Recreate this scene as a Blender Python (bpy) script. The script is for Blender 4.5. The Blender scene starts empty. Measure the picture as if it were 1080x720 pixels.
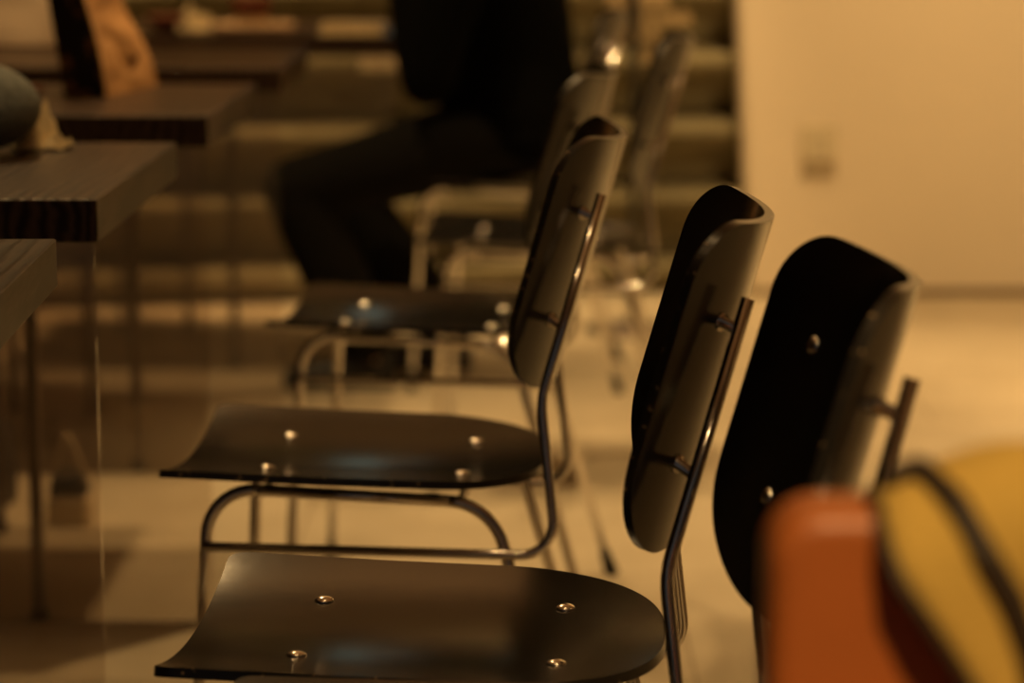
import bpy, bmesh, math, random
from mathutils import Vector, Matrix, noise
R = math.radians
sc = bpy.context.scene
C = sc.collection

# ------------------------------------------------------------------ camera
F = 2800.0                       # focal length in pixels of the 1080 px wide frame
TILT = math.atan(476.0 / F)
CT, ST = math.cos(TILT), math.sin(TILT)
CAMH = 1.054
cam_d = bpy.data.cameras.new('camera')
cam = bpy.data.objects.new('camera', cam_d)
C.objects.link(cam)
cam.location = (0, 0, CAMH)
cam.rotation_euler = (math.pi / 2 - TILT, 0, 0)
cam_d.sensor_width = 36.0
cam_d.lens = 36.0 * F / 1080.0
cam_d.clip_start = 0.05
cam_d.dof.use_dof = True
cam_d.dof.focus_distance = 2.32
cam_d.dof.aperture_fstop = 3.6
sc.camera = cam


def at(x, y, h):
    """photo pixel and height above the floor -> (X, Y) on that horizontal plane"""
    dz = CAMH - h
    z = F * dz / (CT * (y + 116.0))
    return ((x - 540.0) * z / F, (z - dz * ST) / CT)


def on_plane(x, y, Y):
    """photo pixel on the vertical plane at distance Y -> (X, height)"""
    k = (y - 360.0) / F
    # depth z = Y*CT + dz*ST ; vertical image coord k = (dz*CT - Y*ST) / z
    dz = Y * (k * CT + ST) / (CT - k * ST)
    z = Y * CT + dz * ST
    return ((x - 540.0) * z / F, CAMH - dz)


# ------------------------------------------------------------------ world, lights, exposure
sc.view_settings.view_transform = 'Standard'
sc.view_settings.look = 'None'
sc.view_settings.exposure = 0.0
sc.view_settings.gamma = 1.0
sc.view_settings.use_curve_mapping = False
world = bpy.data.worlds.new('room_air')
sc.world = world
world.use_nodes = True
world.node_tree.nodes['Background'].inputs[0].default_value = (1.0, 0.90, 0.82, 1)
world.node_tree.nodes['Background'].inputs[1].default_value = 0.035
WARM = (1.0, 0.635, 0.265)


def lamp(name, kind, loc, energy, color=WARM, size=0.1, aim=None, spot=None, size_y=None):
    d = bpy.data.lights.new(name, kind)
    d.energy = energy
    d.color = color
    if kind == 'AREA':
        d.size = size
        if size_y:
            d.shape = 'RECTANGLE'
            d.size_y = size_y
    else:
        d.shadow_soft_size = size
    if kind == 'SPOT':
        d.spot_size = R(spot)
        d.spot_blend = 0.6
    o = bpy.data.objects.new(name, d)
    o.location = loc
    if aim is not None:
        o.rotation_euler = (Vector(aim) - Vector(loc)).to_track_quat('-Z', 'Y').to_euler()
    C.objects.link(o)
    return o


lamp('ceiling_spot_by_wall', 'SPOT', (1.60, 4.9, 2.75), 275, size=0.06, aim=(1.80, 6.9, 0.9), spot=96)
lamp('ceiling_spot_over_aisle', 'SPOT', (0.85, 5.2, 2.75), 125, size=0.06, aim=(0.75, 5.1, 0), spot=62)
lamp('ceiling_spot_over_chairs', 'SPOT', (0.15, 4.4, 2.75), 115, size=0.05, aim=(0.10, 4.2, 0), spot=62)
lamp('ceiling_spot_over_tables', 'SPOT', (-0.85, 4.85, 2.75), 105, size=0.06, aim=(-0.65, 4.4, 0), spot=100)
lamp('bag_fill_spot', 'SPOT', (-0.45, 2.98, 2.75), 30, size=0.05, aim=(-0.58, 2.95, 0.8), spot=34)  # added to brighten the blue-grey bag and the napkin
lamp('backrest_glint_spot', 'SPOT', (1.75, 5.2, 2.75), 185, size=0.06, aim=(1.7, 5.2, 0), spot=36)  # added out of frame so the backrests catch gold strips
lamp('side_wall_fill', 'SPOT', (2.1, 2.6, 2.75), 90, size=0.06, aim=(2.9, 2.9, 1.2), spot=80)  # added to light the wall that the chrome posts mirror
for gx, gy in ((-1.4, 6.05), (-0.65, 6.24), (0.1, 6.43)):
    lamp('ceiling_spot_by_green_wall', 'SPOT', (gx, gy, 2.75), 175, size=0.04, aim=(gx - 0.10, gy + 0.36, 1.1), spot=44)
lamp('ceiling_spot_near', 'SPOT', (0.50, -0.50, 2.75), 260, size=0.08, aim=(0.36, 1.15, 0.70), spot=24)
for hx_, hy_ in ((-0.25, 1.75), (0.0, 2.35)):
    lamp('hanging_bulb_light', 'POINT', (hx_, hy_, 2.35), 4.5, size=0.03)
lamp('added_ceiling_fill', 'SPOT', (-0.2, 6.2, 2.0), 45, size=0.08, aim=(-0.2, 5.7, 2.8), spot=130)  # added to brighten the ceiling reflected in the seats
sc.cycles.transparent_max_bounces = 64
sc.cycles.max_bounces = 16


# ------------------------------------------------------------------ materials
def nodemat(name):
    m = bpy.data.materials.new(name)
    m.use_nodes = True
    nt = m.node_tree
    return m, nt, nt.nodes['Principled BSDF'], nt.nodes, nt.links


def simple(name, col, rough=0.5, metal=0.0, spec=0.5, coat=0.0, var=0.0, vscale=20.0, bump=0.0, bscale=100.0):
    m, nt, b, N, L = nodemat(name)
    b.inputs['Base Color'].default_value = (*col, 1)
    b.inputs['Roughness'].default_value = rough
    b.inputs['Metallic'].default_value = metal
    b.inputs['Specular IOR Level'].default_value = spec
    b.inputs['Coat Weight'].default_value = coat
    tc = N.new('ShaderNodeTexCoord')
    if var > 0:
        n = N.new('ShaderNodeTexNoise')
        n.inputs['Scale'].default_value = vscale
        n.inputs['Detail'].default_value = 6
        L.new(tc.outputs['Object'], n.inputs['Vector'])
        r = N.new('ShaderNodeValToRGB')
        r.color_ramp.elements[0].position = 0.3
        r.color_ramp.elements[1].position = 0.7
        r.color_ramp.elements[0].color = (*[c * (1 - var) for c in col], 1)
        r.color_ramp.elements[1].color = (*[min(1, c * (1 + var)) for c in col], 1)
        L.new(n.outputs['Fac'], r.inputs['Fac'])
        L.new(r.outputs['Color'], b.inputs['Base Color'])
    if bump > 0:
        n2 = N.new('ShaderNodeTexNoise')
        n2.inputs['Scale'].default_value = bscale
        n2.inputs['Detail'].default_value = 4
        L.new(tc.outputs['Object'], n2.inputs['Vector'])
        bp = N.new('ShaderNodeBump')
        bp.inputs['Strength'].default_value = bump
        bp.inputs['Distance'].default_value = 0.003
        L.new(n2.outputs['Fac'], bp.inputs['Height'])
        L.new(bp.outputs['Normal'], b.inputs['Normal'])
    return m


def speckled(name, col, chip, lo, hi, scale, rough):
    """dark lacquer with sparse worn chips"""
    m, nt, b, N, L = nodemat(name)
    tc = N.new('ShaderNodeTexCoord')
    n = N.new('ShaderNodeTexNoise')
    n.inputs['Scale'].default_value = scale
    n.inputs['Detail'].default_value = 3
    L.new(tc.outputs['Object'], n.inputs['Vector'])
    r = N.new('ShaderNodeValToRGB')
    r.color_ramp.elements[0].position = lo
    r.color_ramp.elements[1].position = hi
    r.color_ramp.elements[0].color = (*col, 1)
    r.color_ramp.elements[1].color = (*chip, 1)
    L.new(n.outputs['Fac'], r.inputs['Fac'])
    L.new(r.outputs['Color'], b.inputs['Base Color'])
    b.inputs['Roughness'].default_value = rough
    return m


M = {}
M['lacquer'] = simple('black_lacquered_plywood', (0.009, 0.008, 0.007), rough=0.19, spec=0.55, bump=0.03, bscale=60)
M['ply_edge'] = speckled('worn_black_plywood_edge', (0.02, 0.017, 0.014), (0.5, 0.36, 0.2), 0.645, 0.685, 140, 0.30)
M['chrome'] = simple('chrome', (0.80, 0.76, 0.72), rough=0.12, metal=1.0)
M['screw'] = simple('nickel_screw', (0.85, 0.8, 0.74), rough=0.2, metal=1.0)
M['rubber'] = simple('black_rubber', (0.012, 0.012, 0.012), rough=0.6)
M['wall'] = simple('beige_painted_plaster', (0.72, 0.62, 0.47), rough=0.85, var=0.04, vscale=1.2, bump=0.15, bscale=40)
M['ceiling'] = simple('ceiling_paint', (0.50, 0.35, 0.25), rough=0.9)
M['side_wall'] = simple('brown_side_wall', (0.17, 0.125, 0.08), rough=0.8)
M['dark_wall'] = simple('brown_painted_wall', (0.045, 0.030, 0.02), rough=0.8, var=0.1, vscale=2)
M['gap_shadow'] = simple('gap_shadow_brown', (0.22, 0.16, 0.10), rough=0.7)
M['plate'] = simple('socket_plate_plastic', (0.62, 0.54, 0.38), rough=0.45)
M['plate_dark'] = simple('socket_flap_plastic', (0.38, 0.30, 0.19), rough=0.45)
M['steel'] = simple('brushed_dark_steel', (0.22, 0.18, 0.15), rough=0.4, metal=0.7)
M['leather'] = simple('tan_leather', (0.40, 0.115, 0.025), rough=0.42, var=0.08, vscale=14, bump=0.2, bscale=160)
M['mustard'] = simple('mustard_wool', (0.58, 0.385, 0.085), rough=0.9, var=0.12, vscale=10, bump=0.4, bscale=220)
M['trim'] = simple('dark_brown_trim', (0.03, 0.018, 0.01), rough=0.6)
M['jacket'] = simple('black_wool', (0.003, 0.003, 0.003), rough=1.0, spec=0.05)
M['trousers'] = simple('charcoal_cotton', (0.010, 0.0095, 0.009), rough=1.0, spec=0.1)
M['shoe'] = simple('black_shoe_leather', (0.01, 0.009, 0.009), rough=0.5)
M['skin'] = simple('skin', (0.52, 0.33, 0.23), rough=0.55)
M['hair'] = simple('dark_hair', (0.015, 0.01, 0.008), rough=0.5)
M['blue_wool'] = simple('blue_grey_wool', (0.21, 0.23, 0.22), rough=0.95, spec=0.15, var=0.28, vscale=130, bump=0.5, bscale=260)
M['cream_paper'] = simple('cream_paper', (0.80, 0.66, 0.40), rough=0.8, var=0.06, vscale=25)
M['kraft'] = simple('kraft_paper', (0.42, 0.215, 0.075), rough=0.75, var=0.15, vscale=14)
M['spots'] = speckled('dark_print_with_brown_spots', (0.012, 0.009, 0.008), (0.22, 0.10, 0.04), 0.52, 0.60, 26, 0.5)
M['beige_cloth'] = simple('beige_canvas', (0.62, 0.48, 0.34), rough=0.9, var=0.1, vscale=9)
M['peach'] = simple('peach_cardboard', (0.72, 0.50, 0.30), rough=0.7)
M['red_brown'] = simple('red_brown_print', (0.17, 0.04, 0.014), rough=0.75)
M['table_reflection'] = simple('pale_table_reflection', (0.84, 0.68, 0.40), rough=0.5, var=0.12, vscale=8)
M['dark_bag'] = simple('dark_nylon', (0.02, 0.018, 0.017), rough=0.7)
M['cream_bag'] = simple('cream_canvas', (0.78, 0.66, 0.45), rough=0.85, var=0.1, vscale=20)
M['velvet'] = simple('olive_green_velvet', (0.17, 0.145, 0.085), rough=0.9, spec=0.15, var=0.22, vscale=5, bump=0.3, bscale=30)


def wood_mat():
    m, nt, b, N, L = nodemat('dark_stained_oak')
    tc = N.new('ShaderNodeTexCoord')
    mp = N.new('ShaderNodeMapping')
    mp.inputs['Scale'].default_value = (8.0, 1.3, 9.0)
    mp.inputs['Rotation'].default_value = (0, 0, R(6))
    L.new(tc.outputs['Object'], mp.inputs['Vector'])
    w = N.new('ShaderNodeTexWave')
    w.wave_type = 'BANDS'
    w.bands_direction = 'X'
    w.inputs['Scale'].default_value = 2.6
    w.inputs['Distortion'].default_value = 9.0
    w.inputs['Detail'].default_value = 4.0
    w.inputs['Detail Scale'].default_value = 0.9
    L.new(mp.outputs['Vector'], w.inputs['Vector'])
    r = N.new('ShaderNodeValToRGB')
    r.color_ramp.elements[0].color = (0.014, 0.007, 0.004, 1)
    r.color_ramp.elements[1].color = (0.070, 0.040, 0.025, 1)
    L.new(w.outputs['Fac'], r.inputs['Fac'])
    L.new(r.outputs['Color'], b.inputs['Base Color'])
    b.inputs['Roughness'].default_value = 0.33
    b.inputs['Specular IOR Level'].default_value = 0.3
    bp = N.new('ShaderNodeBump')
    bp.inputs['Strength'].default_value = 0.35
    bp.inputs['Distance'].default_value = 0.002
    L.new(w.outputs['Fac'], bp.inputs['Height'])
    L.new(bp.outputs['Normal'], b.inputs['Normal'])
    return m


def floor_mat():
    m, nt, b, N, L = nodemat('beige_stone_tiles')
    tc = N.new('ShaderNodeTexCoord')
    br = N.new('ShaderNodeTexBrick')
    br.offset = 0.5
    br.inputs['Scale'].default_value = 1.0
    br.inputs['Brick Width'].default_value = 1.2
    br.inputs['Row Height'].default_value = 0.6
    br.inputs['Mortar Size'].default_value = 0.003
    br.inputs['Mortar Smooth'].default_value = 0.3
    br.inputs['Color1'].default_value = (0.60, 0.52, 0.38, 1)
    br.inputs['Color2'].default_value = (0.54, 0.46, 0.33, 1)
    br.inputs['Mortar'].default_value = (0.36, 0.29, 0.20, 1)
    mp = N.new('ShaderNodeMapping')
    mp.inputs['Location'].default_value = (0.35, 0.17, 0)
    L.new(tc.outputs['Object'], mp.inputs['Vector'])
    L.new(mp.outputs['Vector'], br.inputs['Vector'])
    n = N.new('ShaderNodeTexNoise')
    n.inputs['Scale'].default_value = 7
    n.inputs['Detail'].default_value = 8
    L.new(tc.outputs['Object'], n.inputs['Vector'])
    mx = N.new('ShaderNodeMixRGB')
    mx.blend_type = 'MULTIPLY'
    mx.inputs['Fac'].default_value = 0.5
    r = N.new('ShaderNodeValToRGB')
    r.color_ramp.elements[0].position = 0.3
    r.color_ramp.elements[0].color = (0.72, 0.70, 0.66, 1)
    r.color_ramp.elements[1].position = 0.65
    r.color_ramp.elements[1].color = (1, 1, 1, 1)
    L.new(n.outputs['Fac'], r.inputs['Fac'])
    L.new(br.outputs['Color'], mx.inputs['Color1'])
    L.new(r.outputs['Color'], mx.inputs['Color2'])
    L.new(mx.outputs['Color'], b.inputs['Base Color'])
    b.inputs['Roughness'].default_value = 0.4
    b.inputs['Specular IOR Level'].default_value = 0.35
    return m


def acrylic_mat():
    m = bpy.data.materials.new('clear_acrylic')
    m.use_nodes = True
    nt = m.node_tree
    N, L = nt.nodes, nt.links
    N.clear()
    out = N.new('ShaderNodeOutputMaterial')
    mix = N.new('ShaderNodeMixShader')
    tr = N.new('ShaderNodeBsdfTransparent')
    tr.inputs['Color'].default_value = (0.93, 0.90, 0.87, 1)
    gl = N.new('ShaderNodeBsdfGlossy')
    gl.inputs['Roughness'].default_value = 0.05
    gl.inputs['Color'].default_value = (1, 1, 1, 1)
    fr = N.new('ShaderNodeFresnel')
    fr.inputs['IOR'].default_value = 1.49
    df = N.new('ShaderNodeBsdfDiffuse')
    df.inputs['Color'].default_value = (0.8, 0.78, 0.74, 1)
    hz = N.new('ShaderNodeMixShader')
    hz.inputs['Fac'].default_value = 0.035
    L.new(tr.outputs['BSDF'], hz.inputs[1])
    L.new(df.outputs['BSDF'], hz.inputs[2])
    L.new(fr.outputs['Fac'], mix.inputs['Fac'])
    L.new(hz.outputs['Shader'], mix.inputs[1])
    L.new(gl.outputs['BSDF'], mix.inputs[2])
    L.new(mix.outputs['Shader'], out.inputs['Surface'])
    return m


M['wood'] = wood_mat()
M['floor'] = floor_mat()
M['acrylic'] = acrylic_mat()


# ------------------------------------------------------------------ mesh helpers
def obj(name, bm, mat, parent=None, smooth=True, bevel=0.0, segs=2):
    me = bpy.data.meshes.new(name)
    bmesh.ops.recalc_face_normals(bm, faces=bm.faces)
    bm.to_mesh(me)
    bm.free()
    for mm in (mat if isinstance(mat, (list, tuple)) else [mat]):
        me.materials.append(mm)
    o = bpy.data.objects.new(name, me)
    C.objects.link(o)
    if smooth:
        for p in me.polygons:
            p.use_smooth = True
    if bevel > 0:
        md = o.modifiers.new('bevel', 'BEVEL')
        md.width = bevel
        md.segments = segs
        md.limit_method = 'ANGLE'
        md.angle_limit = R(40)
        md.harden_normals = True
    if parent is not None:
        o.parent = parent
    return o


def thing(name, label, cat, loc=(0, 0, 0), rz=0.0, group=None):
    o = bpy.data.objects.new(name, None)
    o.empty_display_size = 0.1
    C.objects.link(o)
    o.location = loc
    o.rotation_euler = (0, 0, rz)
    o['label'] = label
    o['category'] = cat
    if group:
        o['group'] = group
    return o


def tag(o, label, cat, group=None):
    o['label'] = label
    o['category'] = cat
    if group:
        o['group'] = group
    return o


def struct(o):
    o['kind'] = 'structure'
    return o


def box(bm, x0, x1, y0, y1, z0, z1, mi=0):
    vs = [bm.verts.new(p) for p in ((x0, y0, z0), (x1, y0, z0), (x1, y1, z0), (x0, y1, z0),
                                    (x0, y0, z1), (x1, y0, z1), (x1, y1, z1), (x0, y1, z1))]
    for f in ((0, 3, 2, 1), (4, 5, 6, 7), (0, 1, 5, 4), (1, 2, 6, 5), (2, 3, 7, 6), (3, 0, 4, 7)):
        fc = bm.faces.new([vs[i] for i in f])
        fc.material_index = mi
    return vs


def newbox(*a):
    bm = bmesh.new()
    box(bm, *a)
    return bm


def fillet(pts, rad, n=7):
    """round the inner corners of a polyline; rad is one number or one per corner"""
    pts = [Vector(p) for p in pts]
    out = [pts[0]]
    for i in range(1, len(pts) - 1):
        r = rad[i - 1] if isinstance(rad, (list, tuple)) else rad
        a, p, b = pts[i - 1], pts[i], pts[i + 1]
        u, v = (a - p).normalized(), (b - p).normalized()
        ang = u.angle(v)
        if r <= 0 or ang > math.pi - 0.02:
            out.append(p)
            continue
        d = min(r / math.tan(ang / 2), 0.48 * (a - p).length, 0.48 * (b - p).length)
        rr = d * math.tan(ang / 2)
        cdir = (u + v).normalized()
        cen = p + cdir * (rr / math.sin(ang / 2))
        s, e = p + u * d - cen, p + v * d - cen
        tot = s.angle(e)
        ax = s.cross(e).normalized()
        for k in range(n + 1):
            out.append(cen + Matrix.Rotation(tot * k / n, 3, ax) @ s)
    out.append(pts[-1])
    return out


def tube(bm, pts, rad, n=12, cap='flat', squash=None):
    """sweep a circle along pts; rad number or list; round caps optional"""
    pts = [Vector(p) for p in pts]
    radii = list(rad) if isinstance(rad, (list, tuple)) else [rad] * len(pts)
    if cap == 'round':
        t0 = (pts[0] - pts[1]).normalized()
        t1 = (pts[-1] - pts[-2]).normalized()
        r0, r1 = radii[0], radii[-1]
        pre = [(pts[0] + t0 * r0 * math.sin(a), r0 * math.cos(a)) for a in (R(84), R(60), R(30))]
        post = [(pts[-1] + t1 * r1 * math.sin(a), r1 * math.cos(a)) for a in (R(30), R(60), R(84))]
        pts = [p for p, _ in pre] + pts + [p for p, _ in post]
        radii = [r for _, r in pre] + radii + [r for _, r in post]
    tang = []
    for i in range(len(pts)):
        a = pts[max(i - 1, 0)]
        b = pts[min(i + 1, len(pts) - 1)]
        tang.append((b - a).normalized())
    t = tang[0]
    ref = Vector((0, 0, 1)) if abs(t.z) < 0.9 else Vector((0, 1, 0))
    nv = (ref - t * ref.dot(t)).normalized()
    rings = []
    for i, p in enumerate(pts):
        t = tang[i]
        nv = (nv - t * nv.dot(t)).normalized()
        bv = t.cross(nv)
        sq = squash if squash else (1, 1)
        rings.append([bm.verts.new(p + (nv * math.cos(2 * math.pi * k / n) * sq[0] + bv * math.sin(2 * math.pi * k / n) * sq[1]) * radii[i])
                      for k in range(n)])
    for a, b in zip(rings, rings[1:]):
        for k in range(n):
            bm.faces.new((a[k], a[(k + 1) % n], b[(k + 1) % n], b[k]))
    bm.faces.new(rings[0][::-1])
    bm.faces.new(rings[-1])


def newtube(*a, **k):
    bm = bmesh.new()
    tube(bm, *a, **k)
    return bm


def lathe(bm, prof, n=24, cen=(0, 0, 0), mat=None):
    """prof: list of (radius, z); closed at both ends; mat optional matrix"""
    rings = []
    cen = Vector(cen)
    for r, z in prof:
        row = []
        for k in range(n):
            a = 2 * math.pi * k / n
            p = Vector((r * math.cos(a), r * math.sin(a), z))
            row.append(bm.verts.new((mat @ p if mat else p) + cen))
        rings.append(row)
    for a, b in zip(rings, rings[1:]):
        for k in range(n):
            bm.faces.new((a[k], a[(k + 1) % n], b[(k + 1) % n], b[k]))
    bm.faces.new(rings[0][::-1])
    bm.faces.new(rings[-1])


def ellipsoid(bm, cen, rad, u=20, v=12, rot=None):
    m = Matrix.Translation(cen)
    if rot:
        m = m @ rot.to_4x4()
    m = m @ Matrix.Diagonal((rad[0], rad[1], rad[2], 1))
    bmesh.ops.create_uvsphere(bm, u_segments=u, v_segments=v, radius=1.0, matrix=m)


def sheet(bm, fn, halfw, s0, s1, ns, nv, th):
    """bent plywood: fn(s, y) -> (point, normal); the outline is |y| <= halfw(s); rim faces get slot 1"""
    ss = [s0 + (s1 - s0) * (0.5 - 0.5 * math.cos(math.pi * i / ns)) for i in range(ns + 1)]
    # cosine spacing concentrates rows at the two rounded ends
    A, B = [], []
    for s in ss:
        w = halfw(s)
        ra, rb = [], []
        for j in range(nv + 1):
            y = w * (-1 + 2 * j / nv)
            p, n = fn(s, y)
            ra.append(bm.verts.new(p))
            rb.append(bm.verts.new(p - n * th))
        A.append(ra)
        B.append(rb)
    for i in range(ns):
        for j in range(nv):
            bm.faces.new((A[i][j], A[i + 1][j], A[i + 1][j + 1], A[i][j + 1]))
            bm.faces.new((B[i][j], B[i][j + 1], B[i + 1][j + 1], B[i + 1][j]))
    rim = [(i, 0) for i in range(ns + 1)] + [(ns, j) for j in range(1, nv + 1)] + \
          [(i, nv) for i in range(ns - 1, -1, -1)] + [(0, j) for j in range(nv - 1, 0, -1)]
    for (i, j), (k, l) in zip(rim, rim[1:] + rim[:1]):
        f = bm.faces.new((A[i][j], A[k][l], B[k][l], B[i][j]))
        f.material_index = 1


def corner_w(d, r, e=2.0):
    """how much a corner of radius r takes off the half width at distance d from the end"""
    if d >= r:
        return 0.0
    q = 1 - d / r
    return r * (1 - (max(0.0, 1 - q ** e)) ** (1 / e))


def fuse(bm, voxel=0.006, smooth=6):
    """merge overlapping closed pieces into one continuous skin"""
    me = bpy.data.meshes.new('fuse')
    bmesh.ops.recalc_face_normals(bm, faces=bm.faces)
    bm.to_mesh(me)
    bm.free()
    o = bpy.data.objects.new('fuse', me)
    C.objects.link(o)
    a = o.modifiers.new('r', 'REMESH')
    a.mode = 'VOXEL'
    a.voxel_size = voxel
    s = o.modifiers.new('s', 'SMOOTH')
    s.factor = 0.5
    s.iterations = smooth
    dg = bpy.context.evaluated_depsgraph_get()
    dg.update()
    res = bpy.data.meshes.new_from_object(o.evaluated_get(dg))
    bpy.data.objects.remove(o)
    out = bmesh.new()
    out.from_mesh(res)
    bpy.data.meshes.remove(res)
    return out


# ------------------------------------------------------------------ the room
XL, XR, YN, CEIL = -2.6, 2.9, -1.6, 2.8
struct(obj('floor', newbox(XL, XR, YN, 8.0, -0.05, 0.0), M['floor'], smooth=False))
struct(obj('ceiling', newbox(XL, XR, YN, 8.0, CEIL, CEIL + 0.05), M['ceiling'], smooth=False))
struct(obj('wall_left', newbox(XL - 0.1, XL, YN, 8.0, 0.0, CEIL), M['dark_wall'], smooth=False))
struct(obj('wall_right', newbox(XR, XR + 0.1, YN, 8.0, 0.0, CEIL), M['side_wall'], smooth=False))
# beige wall, its free left edge out of plumb
WY = 6.91
xt, zt = on_plane(777, 0, WY)
xb, zb = on_plane(790, 312, WY)
sl = (xt - xb) / (zt - zb)
bm = bmesh.new()
e0, e1 = xb + sl * (0 - zb), xb + sl * (CEIL - zb)
vs = [bm.verts.new(p) for p in ((e0, WY, 0), (XR, WY, 0), (XR, WY + 0.22, 0), (e0, WY + 0.22, 0),
                                (e1, WY, CEIL), (XR, WY, CEIL), (XR, WY + 0.22, CEIL), (e1, WY + 0.22, CEIL))]
for f in ((0, 3, 2, 1), (4, 5, 6, 7), (0, 1, 5, 4), (1, 2, 6, 5), (2, 3, 7, 6), (3, 0, 4, 7)):
    bm.faces.new([vs[i] for i in f])
struct(obj('wall_back', bm, M['wall'], smooth=True, bevel=0.025, segs=4))
struct(obj('gap_shadow_strip', newbox(e0 + 0.03, XR, WY - 0.006, WY + 0.01, 0.0, 0.022), M['gap_shadow'], smooth=False))  # brown strip standing in for the gap shadow along the wall foot

# green padded wall: a backing and stacked bolsters, turned a little
gl = at(250, 321, 0.0)
gr = at(700, 310, 0.0)
GA = math.atan2(gr[1] - gl[1], gr[0] - gl[0])
gm = Matrix.Translation((gl[0], gl[1] + 0.10, 0)) @ Matrix.Rotation(GA, 4, 'Z')
gw = obj('wall_green', newbox(-2.2, 1.50, 0.0, 0.08, 0.0, CEIL), M['wall'], smooth=False)
gw.matrix_world = gm
struct(gw)
PITCH = 0.182
random.seed(3)
# each roll overhangs the one below: rounded top and nose, undercut below
PROF = [(0.0, 0.0), (0.010, 0.03), (0.020, 0.14), (0.034, 0.30), (0.052, 0.46), (0.080, 0.60), (0.104, 0.70), (0.112, 0.78),
        (0.104, 0.87), (0.080, 0.94), (0.050, 0.985), (0.015, 1.0), (0.0, 1.0)]
for k in range(16):
    z0 = 0.06 - 0.76 * PITCH + PITCH * k
    if z0 + PITCH > 1.75:
        break
    bm = bmesh.new()
    rows = []
    for i in range(73):
        x = -2.15 + 3.62 * i / 72
        row = []
        for d, q in PROF:
            wob = 0.010 * noise.noise((x * 2.6, k * 4.3, 0.5)) + 0.005 * noise.noise((x * 7.0, k * 2.1, q * 2))
            sag = 0.010 * noise.noise((x * 1.4, k * 3.1, 7.7))
            zz = max(0.002 + 0.004 * q, z0 + PITCH * q * 0.992 + sag * math.sin(math.pi * q))
            row.append(bm.verts.new((x, -d * (1 + wob * 10 * d) - (wob if 0 < d else 0) * min(1, d * 20) - 0.001, zz)))
        rows.append(row)
    for a, b in zip(rows, rows[1:]):
        for j in range(len(PROF) - 1):
            bm.faces.new((a[j], a[j + 1], b[j + 1], b[j]))
        bm.faces.new((a[-1], a[0], b[0], b[-1]))
    bm.faces.new(rows[0])
    bm.faces.new(rows[-1][::-1])
    obj('wall_bolster', bm, M['velvet'], gw)

# socket plate
px0, pz1 = on_plane(845, 131, WY)
px1, pz0 = on_plane(882, 186, WY)
so = thing('wall_socket', 'cream socket plate with darker lower flap on the beige wall', 'socket', ((px0 + px1) / 2, WY, (pz0 + pz1) / 2))
hw, hh = (px1 - px0) / 2, (pz1 - pz0) / 2
obj('plate', newbox(-hw, hw, -0.012, 0.0, -hh * 0.35, hh), M['plate'], so, smooth=True, bevel=0.004)
obj('flap', newbox(-hw * 0.92, hw * 0.92, -0.010, 0.0, -hh, -hh * 0.37), M['plate_dark'], so, smooth=True, bevel=0.003)
bm = bmesh.new()
for zz in (-hh * 0.1, hh * 0.35):
    for xx in (-0.012, 0.012):
        box(bm, xx - 0.002, xx + 0.002, -0.0128, -0.008, zz, zz + 0.014)
obj('socket_slots', bm, M['rubber'], so, smooth=False)


# ------------------------------------------------------------------ tables
def make_table(name_label, xr, near_px_y, yaw, x_post, depth=0.625, width=0.74, group='dark wooden tables in a row'):
    _, Yn = at(540, near_px_y, 0.74)
    cx, cy = xr - width / 2, Yn + depth / 2
    t = thing('dining_table', name_label, 'table', (cx, cy, 0), yaw, group)
    hw_, hd = width / 2, depth / 2
    bm = newbox(-hw_, hw_, -hd, hd, 0.6965, 0.741)
    obj('tabletop', bm, M['wood'], t, smooth=True, bevel=0.0022, segs=3)
    y = -hd + 0.012
    bm = newbox(-hw_ + 0.01, hw_ - 0.006, y - 0.005, y + 0.005, 0.002, 0.6960)
    obj('acrylic_panel', bm, M['acrylic'], t, smooth=False)
    for lx, sy in ((x_post, -1), (x_post - 0.33, -1), (x_post - 0.33, 1), (x_post - 0.17, 1)):
        y = sy * (hd - 0.04)
        bm = newbox(lx - cx - 0.009, lx - cx + 0.009, y - 0.009, y + 0.009, 0.012, 0.6962)
        lg = obj('leg', bm, M['steel'], t, smooth=True, bevel=0.002)
        bm = bmesh.new()
        lathe(bm, [(0.013, 0.0), (0.015, 0.004), (0.012, 0.0125)], 16, (lx - cx, y, 0))
        obj('rubber_foot', bm, M['rubber'], lg)
    return t


TAB = [
    make_table('dark wooden table cut by the left frame edge, nearest and lowest of the row', -0.404, 382, R(2.0), -0.69),
    make_table('dark wooden table carrying the blue-grey bag and a crumpled cream napkin', -0.424, 211, R(-0.4), -0.69),
    make_table('dark wooden table carrying the brown paper bag', -0.424, 122.5, R(-0.8), -0.69),
    make_table('dark wooden table behind the one with the paper bag, holding a beige cloth bag', -0.413, 72, 0, -0.69),
    make_table('farthest dark wooden table, with cup and tray, in front of the seated person', -0.245, 38, 0, -0.62, width=0.95),
]


# ------------------------------------------------------------------ chairs
LEAN = R(16.08)
UU = Vector((math.sin(LEAN), 0, math.cos(LEAN)))       # up along the backrest
NN = Vector((-math.cos(LEAN), 0, math.sin(LEAN)))      # out of its front face
BB = Vector((0.201, 0, 0.5284))
BH, BW, SAG = 0.2776, 0.171, 0.0542


def back_pt(s, y):
    k = y / BW
    p = BB + UU * s + Vector((0, y, 0)) + NN * (SAG * k * k)
    d = 2 * SAG * y / (BW * BW)
    n = (NN - Vector((0, d, 0))).normalized()
    return p, n


def back_w(s):
    return BW - corner_w(s, 0.0913, 2.2) * 0.98 - corner_w(BH - s, 0.0537, 2.0) * 0.98


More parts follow.
